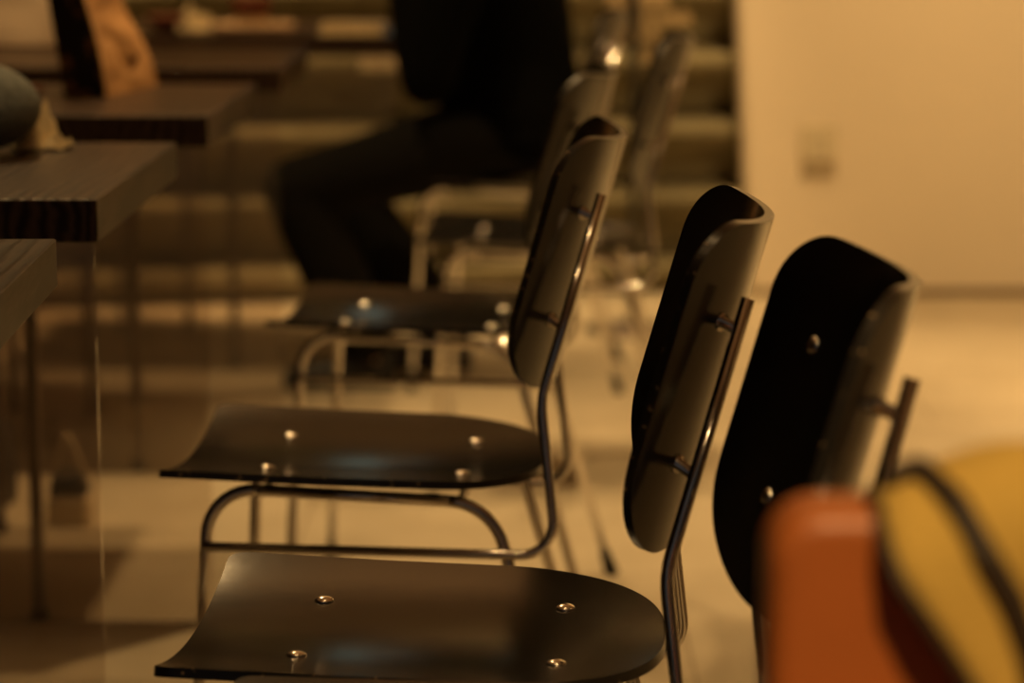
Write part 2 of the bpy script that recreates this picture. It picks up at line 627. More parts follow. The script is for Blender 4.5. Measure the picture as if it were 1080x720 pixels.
def seat_z(x, y):
    k = y / 0.183
    z = 0.4345 + 0.0145 * k * k                          # both sides rise
    z -= 0.003 * max(0, 1 - k * k) * max(0, 1 - ((x + 0.02) / 0.16) ** 2)   # dished middle
    fr = max(0.0, (-x - 0.05) / 0.15)
    z += 0.002 * fr * k * k - 0.008 * fr * fr * max(0, 1 - k * k)     # front edge sags between its corners
    z += -0.0235 * x                                     # slopes to the rear
    rr = max(0.0, (x - 0.10) / 0.10)
    z += 0.008 * rr * rr
    return z


def seat_pt(x, y):
    e = 1e-4
    p = Vector((x, y, seat_z(x, y)))
    n = Vector((-(seat_z(x + e, y) - seat_z(x - e, y)) / (2 * e), -(seat_z(x, y + e) - seat_z(x, y - e)) / (2 * e), 1)).normalized()
    return p, n


def seat_w(x):
    w = 0.184 - 0.006 * max(0, (x + 0.2) / 0.4)
    return w - corner_w(x + 0.2, 0.018) * 0.8 - corner_w(0.2 - x, 0.145, 2.3) * 1.15


def screw_bm(p, n, r=0.0085):
    bm = bmesh.new()
    q = n.to_track_quat('Z', 'Y').to_matrix()
    lathe(bm, [(r, -0.001), (r, 0.0008), (r * 0.86, 0.002), (r * 0.5, 0.0034), (r * 0.12, 0.0038)], 18, p, q)
    return bm


def make_chair():
    t = thing('plywood_chair', 'chair', 'chair', (0, 0, 0), 0, 'black plywood chairs with chrome frames')
    bm = bmesh.new()
    sheet(bm, seat_pt, seat_w, -0.2, 0.2, 40, 26, 0.0085)
    seat = obj('seat', bm, [M['lacquer'], M['ply_edge']], t, bevel=0.0022, segs=3)
    for x in (-0.100, 0.1125):
        for y in (-0.085, 0.085):
            obj('screw', screw_bm(*seat_pt(x, y)), M['screw'], seat)
    bm = bmesh.new()
    sheet(bm, back_pt, back_w, 0.0, BH, 40, 30, 0.0085)
    back = obj('backrest', bm, [M['lacquer'], M['ply_edge']], t, bevel=0.0022, segs=3)
    SY = 0.110
    for s in (0.079, 0.197):
        for sg in (-1, 1):
            p, n = back_pt(s, sg * SY)
            obj('screw', screw_bm(p, n, 0.0075), M['screw'], back)
    RL = 0.0068
    for sg in (-1, 1):
        yr, yf = 0.158, 0.186
        f_foot = Vector((-0.172, sg * yf, 0.026))
        f_top = Vector((-0.150, sg * yr, 0.4318))
        r_top = Vector((0.150, sg * yr, 0.4185))
        r_foot = Vector((0.262, sg * (yf + 0.006), 0.026))
        path = fillet([f_foot, f_top, r_top, r_foot], [0.052, 0.062], 9)
        # split the bent tube into front leg, rail and rear leg at the ends of its bends
        a = 1 + 9
        b = a + 1
        lf = obj('leg', newtube(path[:a + 1], RL), M['chrome'], t)
        obj('seat_rail', newtube(path[a:b + 1], RL), M['chrome'], t)
        lr = obj('leg', newtube(path[b:], RL), M['chrome'], t)
        for lg, ft, d in ((lf, f_foot, (f_top - f_foot).normalized()), (lr, r_foot, (r_top - r_foot).normalized())):
            bm = bmesh.new()
            base = Vector((ft.x - d.x * 0.027, ft.y - d.y * 0.027, 0.0))
            tube(bm, [base, base + Vector((0, 0, 0.004)), ft + d * 0.002, ft + d * 0.012], [0.0105, 0.0115, 0.0088, 0.0082], 16)
            obj('rubber_foot', bm, M['rubber'], lg)
        # stretcher and back post: one bent tube
        ys = 0.170
        kink = Vector((0.201, sg * 0.150, 0.528))
        top = BB + UU * 0.2225 + Vector((0, sg * 0.124, 0))
        pts = fillet([(-0.154, sg * ys, 0.370), (0.219, sg * ys, 0.366), kink, top], [0.034, 0.09], 8)
        obj('back_post', newtube(pts, 0.0055), M['chrome'], t)
        for s in (0.079, 0.197):
            p, n = back_pt(s, sg * SY)
            p = p - n * 0.0085
            k = (s * UU.z + BB.z - kink.z) / (top.z - kink.z)
            q = kink.lerp(top, k)
            bm = bmesh.new()
            dv = (q - p).normalized()
            tube(bm, [p + dv * -0.001, p + dv * 0.003, p + dv * 0.0032, q], [0.0075, 0.0072, 0.0048, 0.0048], 14)
            obj('stud', bm, M['chrome'], t)
    for x, z in ((-0.100, 0.4275), (0.1125, 0.4205)):
        bm = bmesh.new()
        tube(bm, [(x, -0.158, z), (x, -0.10, z - 0.014), (x, 0.10, z - 0.014), (x, 0.158, z)], 0.0055, 12)
        obj('cross_bar', bm, M['chrome'], t)
    return t


def copy_tree(o, parent=None):
    c = o.copy()
    C.objects.link(c)
    if parent is not None:
        c.parent = parent
    for ch in list(o.children):
        copy_tree(ch, c)
    return c


def y_of(zf, h=0.45):
    return (zf * F - (CAMH - h) * ST) / CT


CHAIRS = [
    (-0.008, 1.805, 2.3, 'black plywood chair whose whole dark backrest front shows, right behind the tan leather chair'),
    (-0.071, 2.175, -3.7, 'black plywood chair with the big seat cut by the bottom edge, beside the leather chair'),
    (-0.160, 2.889, -4.0, 'black plywood chair level with the table carrying the blue-grey bag'),
    (-0.133, 3.867, -6.0, 'black plywood chair level with the table carrying the brown paper bag'),
    (0.042, 4.79, -3.0, 'empty black plywood chair pulled out from its table, just before the seated person'),
    (-0.035, 5.75, -2.0, 'black plywood chair on which the person in black is sitting'),
]
proto = make_chair()
for i, (x, y, a, lab) in enumerate(CHAIRS):
    c = proto if i == 0 else copy_tree(proto)
    c.location = (x, y, 0)
    c.rotation_euler = (0, 0, R(a))
    c['label'] = lab


# ------------------------------------------------------------------ the seated person (faces -X)
def make_person(px, py):
    t = thing('person', 'person in black jacket and dark trousers sitting with knees bent, facing the tables', 'person', (px, py, 0))
    hips = Vector((0.015, 0, 0.545))

    def body_bits(bm, g):
        # torso rings: (x, z, half depth, half width)
        rings = [(0.03, 0.50, 0.10, 0.16), (0.02, 0.58, 0.125, 0.175), (0.005, 0.70, 0.115, 0.16),
                 (-0.02, 0.84, 0.125, 0.175), (-0.05, 0.96, 0.12, 0.19), (-0.075, 1.04, 0.085, 0.165), (-0.09, 1.09, 0.055, 0.075)]
        rr = []
        n = 24
        for x, z, d, w in rings:
            rr.append([bm.verts.new((x + (d + g) * math.cos(2 * math.pi * k / n), (w + g) * math.sin(2 * math.pi * k / n), z)) for k in range(n)])
        for a, b in zip(rr, rr[1:]):
            for k in range(n):
                bm.faces.new((a[k], a[(k + 1) % n], b[(k + 1) % n], b[k]))
        bm.faces.new(rr[0][::-1])
        bm.faces.new(rr[-1])

    def arm(bm, sg, g, upto=1.0):
        sh = Vector((-0.07, sg * 0.19, 1.02))
        el = Vector((-0.170, sg * 0.235, 0.668))
        wr = Vector((-0.225, sg * 0.075, 0.905))
        w2 = el.lerp(wr, upto)
        tube(bm, [sh, sh.lerp(el, 0.5), el], [0.055 + g, 0.049 + g, 0.042 + g], 16, 'round')
        tube(bm, [el, el.lerp(w2, 0.4), w2], [0.042 + g, 0.041 + g, 0.027 + g], 16, 'round')
        return wr, el

    LEGS = {-1: ((-0.46, -0.115, 0.428), (-0.30, -0.115, 0.085)), 1: ((-0.39, 0.11, 0.432), (-0.14, 0.11, 0.085))}

    def leg(bm, sg, g, low=1.0):
        hp = Vector((0.02, sg * 0.09, 0.543))
        kn, an = (Vector(v) for v in LEGS[sg])
        a2 = kn.lerp(an, low)
        tube(bm, [hp, hp.lerp(kn, 0.5), kn], [0.085 + g, 0.075 + g, 0.058 + g], 18, 'round')
        tube(bm, [kn, kn.lerp(a2, 0.35), a2], [0.056 + g, 0.055 + g, 0.038 + g], 18, 'round')
        return kn, an

    bm = bmesh.new()
    body_bits(bm, -0.006)
    for sg in (-1, 1):
        wr, el = arm(bm, sg, -0.006)
        d = (wr - el).normalized()
        inn = Vector((0, -sg, 0))
        side = (inn - d * inn.dot(d)).normalized()       # towards the other hand
        pn = d.cross(side).normalized()
        if pn.x > 0:
            pn = -pn                                      # back of the hand looks forward
        pl = wr + d * 0.048
        tube(bm, [wr - d * 0.01, wr + d * 0.03, wr + d * 0.078], [0.024, 0.034, 0.036], 14, 'round', (1.0, 1.0) if False else None)
        curl = -pn
        for k, (off, ln) in enumerate(((-0.030, 0.062), (-0.010, 0.076), (0.010, 0.081), (0.029, 0.072))):
            b0 = wr + d * 0.085 + side * off * 1.0
            j1 = b0 + d * ln * 0.45 + curl * ln * 0.12
            j2 = j1 + d * ln * 0.26 + curl * ln * 0.22
            j3 = j2 + d * ln * 0.08 + curl * ln * 0.26
            tube(bm, [b0 - d * 0.02, b0, j1, j2, j3], [0.0095, 0.0095, 0.0088, 0.008, 0.007], 10, 'round')
        th0 = wr + d * 0.03 + side * 0.026
        th1 = th0 + side * 0.028 + d * 0.026 + curl * 0.01
        tube(bm, [th0, th1, th1 + d * 0.028 + side * 0.006], [0.012, 0.0105, 0.0085], 10, 'round')
        leg(bm, sg, -0.006)
        kn, an = (Vector(v) for v in LEGS[sg])
        tube(bm, [an, an + Vector((0.02, 0, -0.035)), an + Vector((-0.06, 0, -0.05)), an + Vector((-0.15, 0, -0.06))], [0.034, 0.034, 0.032, 0.02], 14, 'round')
    # neck and head
    tube(bm, [(-0.085, 0, 1.06), (-0.10, 0, 1.12), (-0.115, 0, 1.19)], [0.058, 0.052, 0.052], 16, 'round')
    hc = Vector((-0.135, 0, 1.285))
    ellipsoid(bm, hc + Vector((0.012, 0, 0.018)), (0.094, 0.074, 0.098))
    ellipsoid(bm, hc + Vector((-0.035, 0, -0.045)), (0.058, 0.056, 0.072))
    tube(bm, [hc + Vector((-0.082, 0, 0.018)), hc + Vector((-0.098, 0, -0.006)), hc + Vector((-0.106, 0, -0.022))], [0.009, 0.012, 0.015], 10, 'round')
    for sg in (-1, 1):
        ellipsoid(bm, hc + Vector((0.012, sg * 0.075, -0.005)), (0.018, 0.009, 0.031), 12, 8)
        ellipsoid(bm, hc + Vector((-0.078, sg * 0.030, 0.016)), (0.012, 0.016, 0.009), 12, 8)
    ellipsoid(bm, hc + Vector((-0.090, 0, -0.056)), (0.009, 0.024, 0.006), 12, 8)
    ellipsoid(bm, hc + Vector((-0.086, 0, -0.068)), (0.010, 0.020, 0.007), 12, 8)
    ellipsoid(bm, hc + Vector((-0.078, 0, -0.098)), (0.018, 0.024, 0.018), 12, 8)
    obj('body', fuse(bm, 0.0055, 4), M['skin'], t)
    # eyes
    for sg in (-1, 1):
        bm = bmesh.new()
        ellipsoid(bm, hc + Vector((-0.083, sg * 0.030, 0.012)), (0.008, 0.011, 0.0055), 12, 8)
        obj('eye', bm, M['hair'], t)
    # hair
    bm = bmesh.new()
    ellipsoid(bm, hc + Vector((0.022, 0, 0.035)), (0.102, 0.084, 0.096))
    ellipsoid(bm, hc + Vector((0.055, 0, -0.03)), (0.055, 0.074, 0.085))
    obj('hair', fuse(bm, 0.006, 6), M['hair'], t)
    # jacket: torso, hem over the hips, sleeves, collar
    bm = bmesh.new()
    body_bits(bm, 0.022)
    ellipsoid(bm, (0.03, 0, 0.535), (0.135, 0.20, 0.085))
    ellipsoid(bm, (-0.10, 0, 0.70), (0.095, 0.15, 0.13))
    for sg in (-1, 1):
        arm(bm, sg, 0.017, 0.9)
    tube(bm, [(-0.085, 0, 1.06), (-0.098, 0, 1.125)], [0.075, 0.07], 18, 'round')
    obj('jacket', fuse(bm, 0.009, 8), M['jacket'], t)
    # trousers
    bm = bmesh.new()
    ellipsoid(bm, (0.025, 0, 0.545), (0.125, 0.175, 0.085))
    for sg in (-1, 1):
        kn, an = leg(bm, sg, 0.010, 0.75)
        lo = kn.lerp(an, 0.92)
        tube(bm, [kn.lerp(an, 0.1), kn.lerp(an, 0.5), lo], [0.07, 0.072, 0.066], 18, 'round')
    obj('trousers', fuse(bm, 0.009, 8), M['trousers'], t)
    for sg in (-1, 1):
        kn, an = (Vector(v) for v in LEGS[sg])
        bm = bmesh.new()
        x0, y0 = an.x, an.y
        prof = [(0.055, 0.030, 0.075), (0.03, 0.036, 0.095), (-0.02, 0.037, 0.09), (-0.08, 0.043, 0.062), (-0.14, 0.044, 0.05), (-0.185, 0.03, 0.036)]
        rows = []
        for dx, w, h in prof:
            row = []
            for k in range(12):
                a = math.pi * k / 11
                row.append(bm.verts.new((x0 + dx, y0 + w * math.cos(a), 0.012 + (h - 0.012) * math.sin(a) ** 0.7)))
            row += [bm.verts.new((x0 + dx, y0 - w, 0.0)), bm.verts.new((x0 + dx, y0 + w, 0.0))]
            rows.append(row)
        for a, b in zip(rows, rows[1:]):
            for k in range(14):
                bm.faces.new((a[k], a[(k + 1) % 14], b[(k + 1) % 14], b[k]))
        bm.faces.new(rows[0])
        bm.faces.new(rows[-1][::-1])
        obj('shoe', bm, M['shoe'], t, bevel=0.004)
    return t


make_person(CHAIRS[5][0] + 0.03, CHAIRS[5][1] - 0.01)


# ------------------------------------------------------------------ foreground: tan leather chair with a mustard coat
def loft(bm, rows, closed_rows=True):
    n = len(rows[0])
    V = [[bm.verts.new(p) for p in r] for r in rows]
    for a, b in zip(V, V[1:]):
        for k in range(n if closed_rows else n - 1):
            bm.faces.new((a[k], a[(k + 1) % n], b[(k + 1) % n], b[k]))
    if closed_rows:
        bm.faces.new(V[0][::-1])
        bm.faces.new(V[-1])


FY = 1.20
fxl, _ = on_plane(812, 600, FY)
_, fzt = on_plane(880, 541, FY)
FW = 0.42
lc = thing('leather_chair', 'tan leather upholstered chair blurred in the bottom right corner, under the mustard coat', 'chair', (fxl + FW / 2, FY, 0), 0)
bm = newbox(-FW / 2, FW / 2, 0.0, 0.055, 0.40, fzt)
ed = [e for e in bm.edges if abs(e.verts[0].co.y - e.verts[1].co.y) > 0.01 and e.verts[0].co.z > 0.6]
bmesh.ops.bevel(bm, geom=ed, offset=0.026, segments=8, affect='EDGES', profile=0.5)
obj('backrest', bm, M['leather'], lc, bevel=0.012, segs=5)
bm = newbox(-FW / 2 + 0.005, FW / 2 - 0.005, -0.40, 0.02, 0.385, 0.455)
obj('seat', bm, M['leather'], lc, bevel=0.02, segs=5)
for sx in (-1, 1):
    for yy in (-0.36, 0.0):
        bm = bmesh.new()
        tube(bm, [(sx * (FW / 2 - 0.03), yy, 0.0), (sx * (FW / 2 - 0.035), yy, 0.39)], [0.014, 0.019], 14)
        obj('leg', bm, M['trim'], lc)

# coat: folded over the top of the backrest, front flap slanting, dark trim along its edges
ct = thing('coat', 'mustard wool coat with dark trim thrown over the tan leather chair back', 'coat', (fxl, FY, 0))
_, coat_top = on_plane(1010, 492, FY)


def coat_pt(u, v, off=0.0):
    """u 0..1 across (left to right), v 0..1 from the front hem over the top to the rear hem"""
    top = coat_top + 0.014 * u + 0.003 * math.sin(u * 9) - 0.020 * max(0, 0.16 - u) / 0.16
    th = 0.020 + 0.006 * math.sin(u * 7 + v * 5) + off
    flen, rlen, half = 0.30, 0.28, 0.085
    s = v * (flen + 2 * half + rlen)
    if s < flen:
        z = top - 0.045 - (flen - s)
        y = -th
    elif s < flen + 2 * half:
        a = math.pi * (s - flen) / (2 * half)
        y = 0.0275 - (0.0275 + th) * math.cos(a)
        z = top - 0.045 + (0.045 + off) * math.sin(a)
    else:
        z = top - 0.045 - (s - flen - 2 * half)
        y = 0.055 + th
    drop = max(0.0, top - z)
    left = 0.056 + (0.53 * max(0.0, drop - 0.024) if y < 0.03 else 0.1 * drop)
    x = left + u * (0.40 - left) + 0.006 * math.sin(z * 30 + u * 3)
    y += 0.003 * math.sin(u * 16 + z * 9)
    return Vector((x, y, z))


bm = bmesh.new()
NU, NV = 28, 60
out = [[bm.verts.new(coat_pt(i / NU, j / NV)) for i in range(NU + 1)] for j in range(NV + 1)]
inn = [[bm.verts.new(coat_pt(i / NU, j / NV, -0.010)) for i in range(NU + 1)] for j in range(NV + 1)]
for j in range(NV):
    for i in range(NU):
        bm.faces.new((out[j][i], out[j][i + 1], out[j + 1][i + 1], out[j + 1][i]))
        bm.faces.new((inn[j][i], inn[j + 1][i], inn[j + 1][i + 1], inn[j][i + 1]))
rim = [(j, 0) for j in range(NV + 1)] + [(NV, i) for i in range(1, NU + 1)] + [(j, NU) for j in range(NV - 1, -1, -1)] + [(0, i) for i in range(NU - 1, 0, -1)]
for (a, b), (c_, d) in zip(rim, rim[1:] + rim[:1]):
    bm.faces.new((out[a][b], out[c_][d], inn[c_][d], inn[a][b]))
obj('cloth', bm, M['mustard'], ct)


def on_coat_px(x, y):
    """the point of the coat's front that lies nearest to a photo pixel's direction (course of the strap)"""
    X, Z = on_plane(x, y, FY - 0.02)
    want = Vector((X - fxl, 0, Z))
    best = None
    for i in range(0, 61):
        for j in range(0, 61):
            p = coat_pt(i / 60, 0.55 * j / 60, 0.002)
            d = (p.x - want.x) ** 2 + (p.z - want.z) ** 2
            if best is None or d < best[0]:
                best = (d, p)
    return best[1]


bm = bmesh.new()
tube(bm, [coat_pt(0.0, v / 40, 0.0) for v in range(0, 41)], 0.0035, 10, 'round')
obj('edge_trim', bm, M['trim'], ct)
bm = bmesh.new()
pts = fillet([on_coat_px(*p) for p in ((948, 512), (985, 511), (1015, 536), (1042, 584), (1062, 628), (1079, 680), (1094, 750), (1108, 840), (1118, 930))], 0.02, 5)
tube(bm, pts, 0.0065, 10, 'round', (1.0, 1.0))
obj('strap', bm, M['trim'], ct)

# ------------------------------------------------------------------ things on the tables
TZ = 0.741
# blue-grey bag on the second table
bx, by = at(-40, 163, TZ)
bcx, bcz = on_plane(-40, 113, by)
k_ = (by * CT + (CAMH - bcz) * ST) / F
bm = bmesh.new()
BR = bcz - TZ
ellipsoid(bm, (0, 0, BR), (83 * k_, 0.085, BR), 36, 22)
ellipsoid(bm, (-0.10, 0, BR * 0.95), (0.10, 0.09, BR * 0.93), 36, 22)
bag = obj('wool_bag', fuse(bm, 0.004, 6), M['blue_wool'])
bag.location = (bcx, by, TZ)
tag(bag, 'rounded blue-grey woollen bag at the left frame edge on a table', 'bag')


def crumple(name, cen, size, seed, mat, fold=0.5):
    """a crumpled sheet: a ragged patch with sharp random folds and a little thickness"""
    bm = bmesh.new()
    n = 22
    top, bot = [], []
    for i in range(n + 1):
        a, b = [], []
        for j in range(n + 1):
            u, v = i / n * 2 - 1, j / n * 2 - 1
            rag = 1 + 0.22 * noise.noise((u * 1.7 + seed, v * 1.7, 3.1))
            h = abs(noise.noise((u * 1.6 + seed, v * 1.6 + seed, 0.3))) * 1.5 + 0.5 * abs(noise.noise((u * 3.7, v * 3.7 + seed, 1.3)))
            h *= (1 - max(abs(u), abs(v)) ** 3) * fold + 0.12
            p = Vector((u * size[0] * rag, v * size[1] * rag, 0.002 + h * size[2]))
            a.append(bm.verts.new(p))
            b.append(bm.verts.new(p - Vector((0, 0, 0.0015))))
        top.append(a)
        bot.append(b)
    for i in range(n):
        for j in range(n):
            bm.faces.new((top[i][j], top[i + 1][j], top[i + 1][j + 1], top[i][j + 1]))
            bm.faces.new((bot[i][j], bot[i][j + 1], bot[i + 1][j + 1], bot[i + 1][j]))
    rim = [(i, 0) for i in range(n + 1)] + [(n, j) for j in range(1, n + 1)] + [(i, n) for i in range(n - 1, -1, -1)] + [(0, j) for j in range(n - 1, 0, -1)]
    for (a, b), (c_, d) in zip(rim, rim[1:] + rim[:1]):
        bm.faces.new((top[a][b], top[c_][d], bot[c_][d], bot[a][b]))
    o = obj(name, bm, mat, smooth=False)
    o.location = cen
    return o


nx, ny = at(40, 157, TZ)
o = crumple('paper_napkin', (nx, ny, TZ), (0.034, 0.040, 0.058), 5.2, M['cream_paper'], 0.9)
o.rotation_euler = (0, 0, R(25))
tag(o, 'crumpled cream napkin lying beside the blue-grey bag', 'napkin')

# paper bag on the third table
kx, ky = at(112, 103, TZ)
kt = thing('paper_bag', 'crumpled brown paper bag with a dark spotted front standing on a table', 'bag', (kx, ky, TZ))
rx, ry = at(166, 90, TZ)
lx, ly = at(68, 101, TZ)
A0, B0, L0 = Vector((0, 0, 0)), Vector((rx - kx, ry - ky, 0)), Vector((lx - kx, ly - ky, 0))
lean = Vector((-0.030, 0, 0.150))
KH = 1.55


def bag_corner(p, k, squeeze=0.0):
    mid = (B0 + L0) / 2
    return p + (mid - p) * squeeze * k + lean * k


def crease_panel(P, Q, nu, nv, seed, amp):
    """bag wall from edge P to edge Q, creased; P(k), Q(k) give the edge at height k"""
    d = (Q(0) - P(0)).normalized()
    nrm = Vector((d.y, -d.x, 0))
    rows = []
    for j in range(nv + 1):
        k = j / nv
        row = []
        for i in range(nu + 1):
            u = i / nu
            p = P(k).lerp(Q(k), u)
            e = min(1, 4 * u, 4 * (1 - u)) * min(1, 5 * k)
            c = abs(noise.noise((u * 2.3 + seed, k * 3.5, seed))) * 2 - 0.5
            row.append(p + nrm * amp * c * e)
        rows.append(row)
    return rows, nrm


def panel_mesh(rows, nrm, th=0.0015):
    bm = bmesh.new()
    A = [[bm.verts.new(p) for p in r] for r in rows]
    B = [[bm.verts.new(p - nrm * th) for p in r] for r in rows]
    nj, ni = len(rows) - 1, len(rows[0]) - 1
    for j in range(nj):
        for i in range(ni):
            bm.faces.new((A[j][i], A[j][i + 1], A[j + 1][i + 1], A[j + 1][i]))
            bm.faces.new((B[j][i], B[j + 1][i], B[j + 1][i + 1], B[j][i + 1]))
    rim = [(j, 0) for j in range(nj + 1)] + [(nj, i) for i in range(1, ni + 1)] + [(j, ni) for j in range(nj - 1, -1, -1)] + [(0, i) for i in range(ni - 1, 0, -1)]
    for (a, b), (c_, d) in zip(rim, rim[1:] + rim[:1]):
        bm.faces.new((A[a][b], A[c_][d], B[c_][d], B[a][b]))
    return bm


D0 = B0 + L0
eA = lambda k: A0 + lean * KH * k + Vector((0.004 * math.sin(5 * k), 0, 0))
eB = lambda k: B0 + lean * KH * k * 0.9 + Vector((0.012 * math.sin(6 * k) - 0.02 * math.sin(math.pi * k), 0, 0))
eL = lambda k: L0 + lean * KH * k * 0.95 + Vector((0.012 * k, 0, 0))
eD = lambda k: D0 + lean * KH * k * 0.95
obj('side_panel', panel_mesh(*crease_panel(eA, eB, 18, 26, 2.0, 0.013)), M['kraft'], kt, smooth=False)
obj('front_panel', panel_mesh(*crease_panel(eL, eA, 10, 26, 7.0, 0.008)), M['spots'], kt, smooth=True)
obj('side_panel', panel_mesh(*crease_panel(eD, eL, 10, 20, 4.0, 0.010)), M['kraft'], kt, smooth=False)
obj('back_panel', panel_mesh(*crease_panel(eB, eD, 10, 20, 9.0, 0.010)), M['kraft'], kt, smooth=False)
bm = bmesh.new()
for dz in (0.001, 0.0025):
    pass
v4 = [Vector(p) for p in (A0, B0, D0, L0)]
lo = [bm.verts.new(p + Vector((0, 0, 0.0005))) for p in v4]
hi = [bm.verts.new(p + Vector((0, 0, 0.002))) for p in v4]
bm.faces.new(lo[::-1])
bm.faces.new(hi)
for i in range(4):
    bm.faces.new((lo[i], lo[(i + 1) % 4], hi[(i + 1) % 4], hi[i]))
obj('bag_bottom', bm, M['kraft'], kt, smooth=False)

# small red packet left of it
qx, qy = at(34, 97, TZ)
bm = newbox(-0.013, 0.013, -0.02, 0.02, 0.0, 0.009)
o = obj('sauce_packet', bm, M['red_brown'], smooth=True, bevel=0.003)
o.location = (qx, qy, TZ)
o.rotation_euler = (0, 0, R(30))
tag(o, 'small red packet lying on the table left of the paper bag', 'packet')

# beige cloth bag on the fourth table
ex, ey = at(22, 50, TZ)
bm = bmesh.new()
n = 28
rows = []
for j in range(15):
    k = j / 14
    z = 0.165 * k
    w = 0.098 - 0.020 * k + 0.012 * math.sin(k * 4)
    d = 0.05 * (1 - 0.75 * k) + 0.004
    row = []
    for i in range(n):
        a = 2 * math.pi * i / n
        cx_, cy_ = math.cos(a), math.sin(a)
        sx_ = math.copysign(abs(cx_) ** 0.6, cx_)
        sy_ = math.copysign(abs(cy_) ** 0.6, cy_)
        nn_ = 0.010 * noise.noise((cx_ * 1.8, cy_ * 1.8 + 3, k * 2.5))
        row.append(Vector((sx_ * (w + nn_) - 0.01 * k, sy_ * (d + nn_), z)))
    rows.append(row)
loft(bm, rows)
cb = thing('cloth_bag', 'pale beige cloth bag standing on a table at the upper left corner', 'bag', (ex, ey, TZ))
obj('pouch', bm, M['beige_cloth'], cb)
for sg in (-1, 1):
    bm = bmesh.new()
    tube(bm, fillet([(-0.045, sg * 0.014, 0.14), (-0.04, sg * 0.02, 0.25), (0.02, sg * 0.02, 0.25), (0.03, sg * 0.014, 0.14)], 0.025, 5), 0.005, 8, 'round')
    obj('handle', bm, M['beige_cloth'], cb)

# far table: tray with cup, napkin, bowl, ribbed slab for a striped reflection
tx, ty = at(268, 33, TZ)
tr = thing('food_tray', 'peach cardboard tray on the farthest table, under the striped cup', 'tray', (tx, ty, TZ))
bm = newbox(-0.085, 0.085, -0.06, 0.06, 0.0, 0.006)
obj('tray_base', bm, M['peach'], tr, smooth=True, bevel=0.002)
bm = bmesh.new()
tube(bm, fillet([(-0.083, 0, 0.012), (-0.083, -0.058, 0.012), (0.083, -0.058, 0.012), (0.083, 0.058, 0.012), (-0.083, 0.058, 0.012), (-0.083, 0, 0.012)], 0.012, 4), 0.008, 8)
obj('tray_rim', bm, M['peach'], tr)
cup = thing('paper_cup', 'cream paper cup with a red-brown band standing on the cardboard tray', 'cup', (tx - 0.006, ty - 0.002, TZ + 0.0062))
bm = bmesh.new()
lathe(bm, [(0.034, 0.0), (0.036, 0.003), (0.046, 0.095), (0.048, 0.098), (0.046, 0.100), (0.043, 0.096), (0.033, 0.006), (0.002, 0.005)], 32)
obj('cup_body', bm, M['cream_paper'], cup)
bm = bmesh.new()
lathe(bm, [(0.0392, 0.028), (0.0402, 0.028), (0.0444, 0.072), (0.0434, 0.072)], 32)
obj('printed_band', bm, M['red_brown'], cup)
nx2, ny2 = at(206, 33, TZ)
o = crumple('paper_napkin', (nx2, ny2, TZ), (0.036, 0.032, 0.06), 9.1, M['cream_paper'], 0.9)
tag(o, 'crumpled white napkin on the farthest table left of the tray', 'napkin')
ox, oy = at(176, 33, TZ)
bm = bmesh.new()
lathe(bm, [(0.022, 0.0), (0.024, 0.003), (0.040, 0.022), (0.047, 0.036), (0.044, 0.036), (0.036, 0.022), (0.02, 0.006), (0.002, 0.006)], 32)
o = obj('bowl', bm, M['red_brown'])
o.location = (ox, oy, TZ)
tag(o, 'red-brown bowl on the farthest table beside the white napkin', 'bowl')
sx0, sy0 = at(332, 38, TZ)
sx1, sy1 = at(418, 30, TZ)
rt = thing('reflection_slab', 'pale ribbed slab standing in for a striped reflection at the right end of the farthest table', 'tray', ((sx0 + sx1) / 2 - 0.004, sy0 + 0.10, TZ))  # pale ribs draw the bright stripes reflected in the table top
hw2 = (sx1 - sx0) / 2 - 0.012
obj('tray_base', newbox(-hw2, hw2, -0.085, 0.085, 0.0, 0.008), M['table_reflection'], rt, smooth=True, bevel=0.002)
nsl = 9
for i in range(nsl):
    x = -hw2 + (i + 0.5) * 2 * hw2 / nsl
    bm = newbox(x - hw2 / nsl * 0.62, x + hw2 / nsl * 0.62, -0.085, 0.085, 0.0081, 0.024)
    obj('rib', bm, M['table_reflection'], rt, smooth=True, bevel=0.002)

# ------------------------------------------------------------------ bags on the floor behind the acrylic
hx, hy = at(74, 551, 0.0)
hb = thing('handbag', 'small cream and dark bag with raised strap standing on the floor under the tables', 'bag', (hx, hy, 0))


def soft_box(bm, w, d, z0, z1, taper=0.85, n=28, m=8):
    rows = []
    for j in range(m + 1):
        k = j / m
        z = z0 + (z1 - z0) * k
        s = (1 - (1 - taper) * k) * (1 - 0.12 * (abs(2 * k - 1) ** 4))
        row = []
        for i in range(n):
            a = 2 * math.pi * i / n
            row.append(Vector((w * s * math.copysign(abs(math.cos(a)) ** 0.5, math.cos(a)), d * s * math.copysign(abs(math.sin(a)) ** 0.5, math.sin(a)), z)))
        rows.append(row)
    loft(bm, rows)


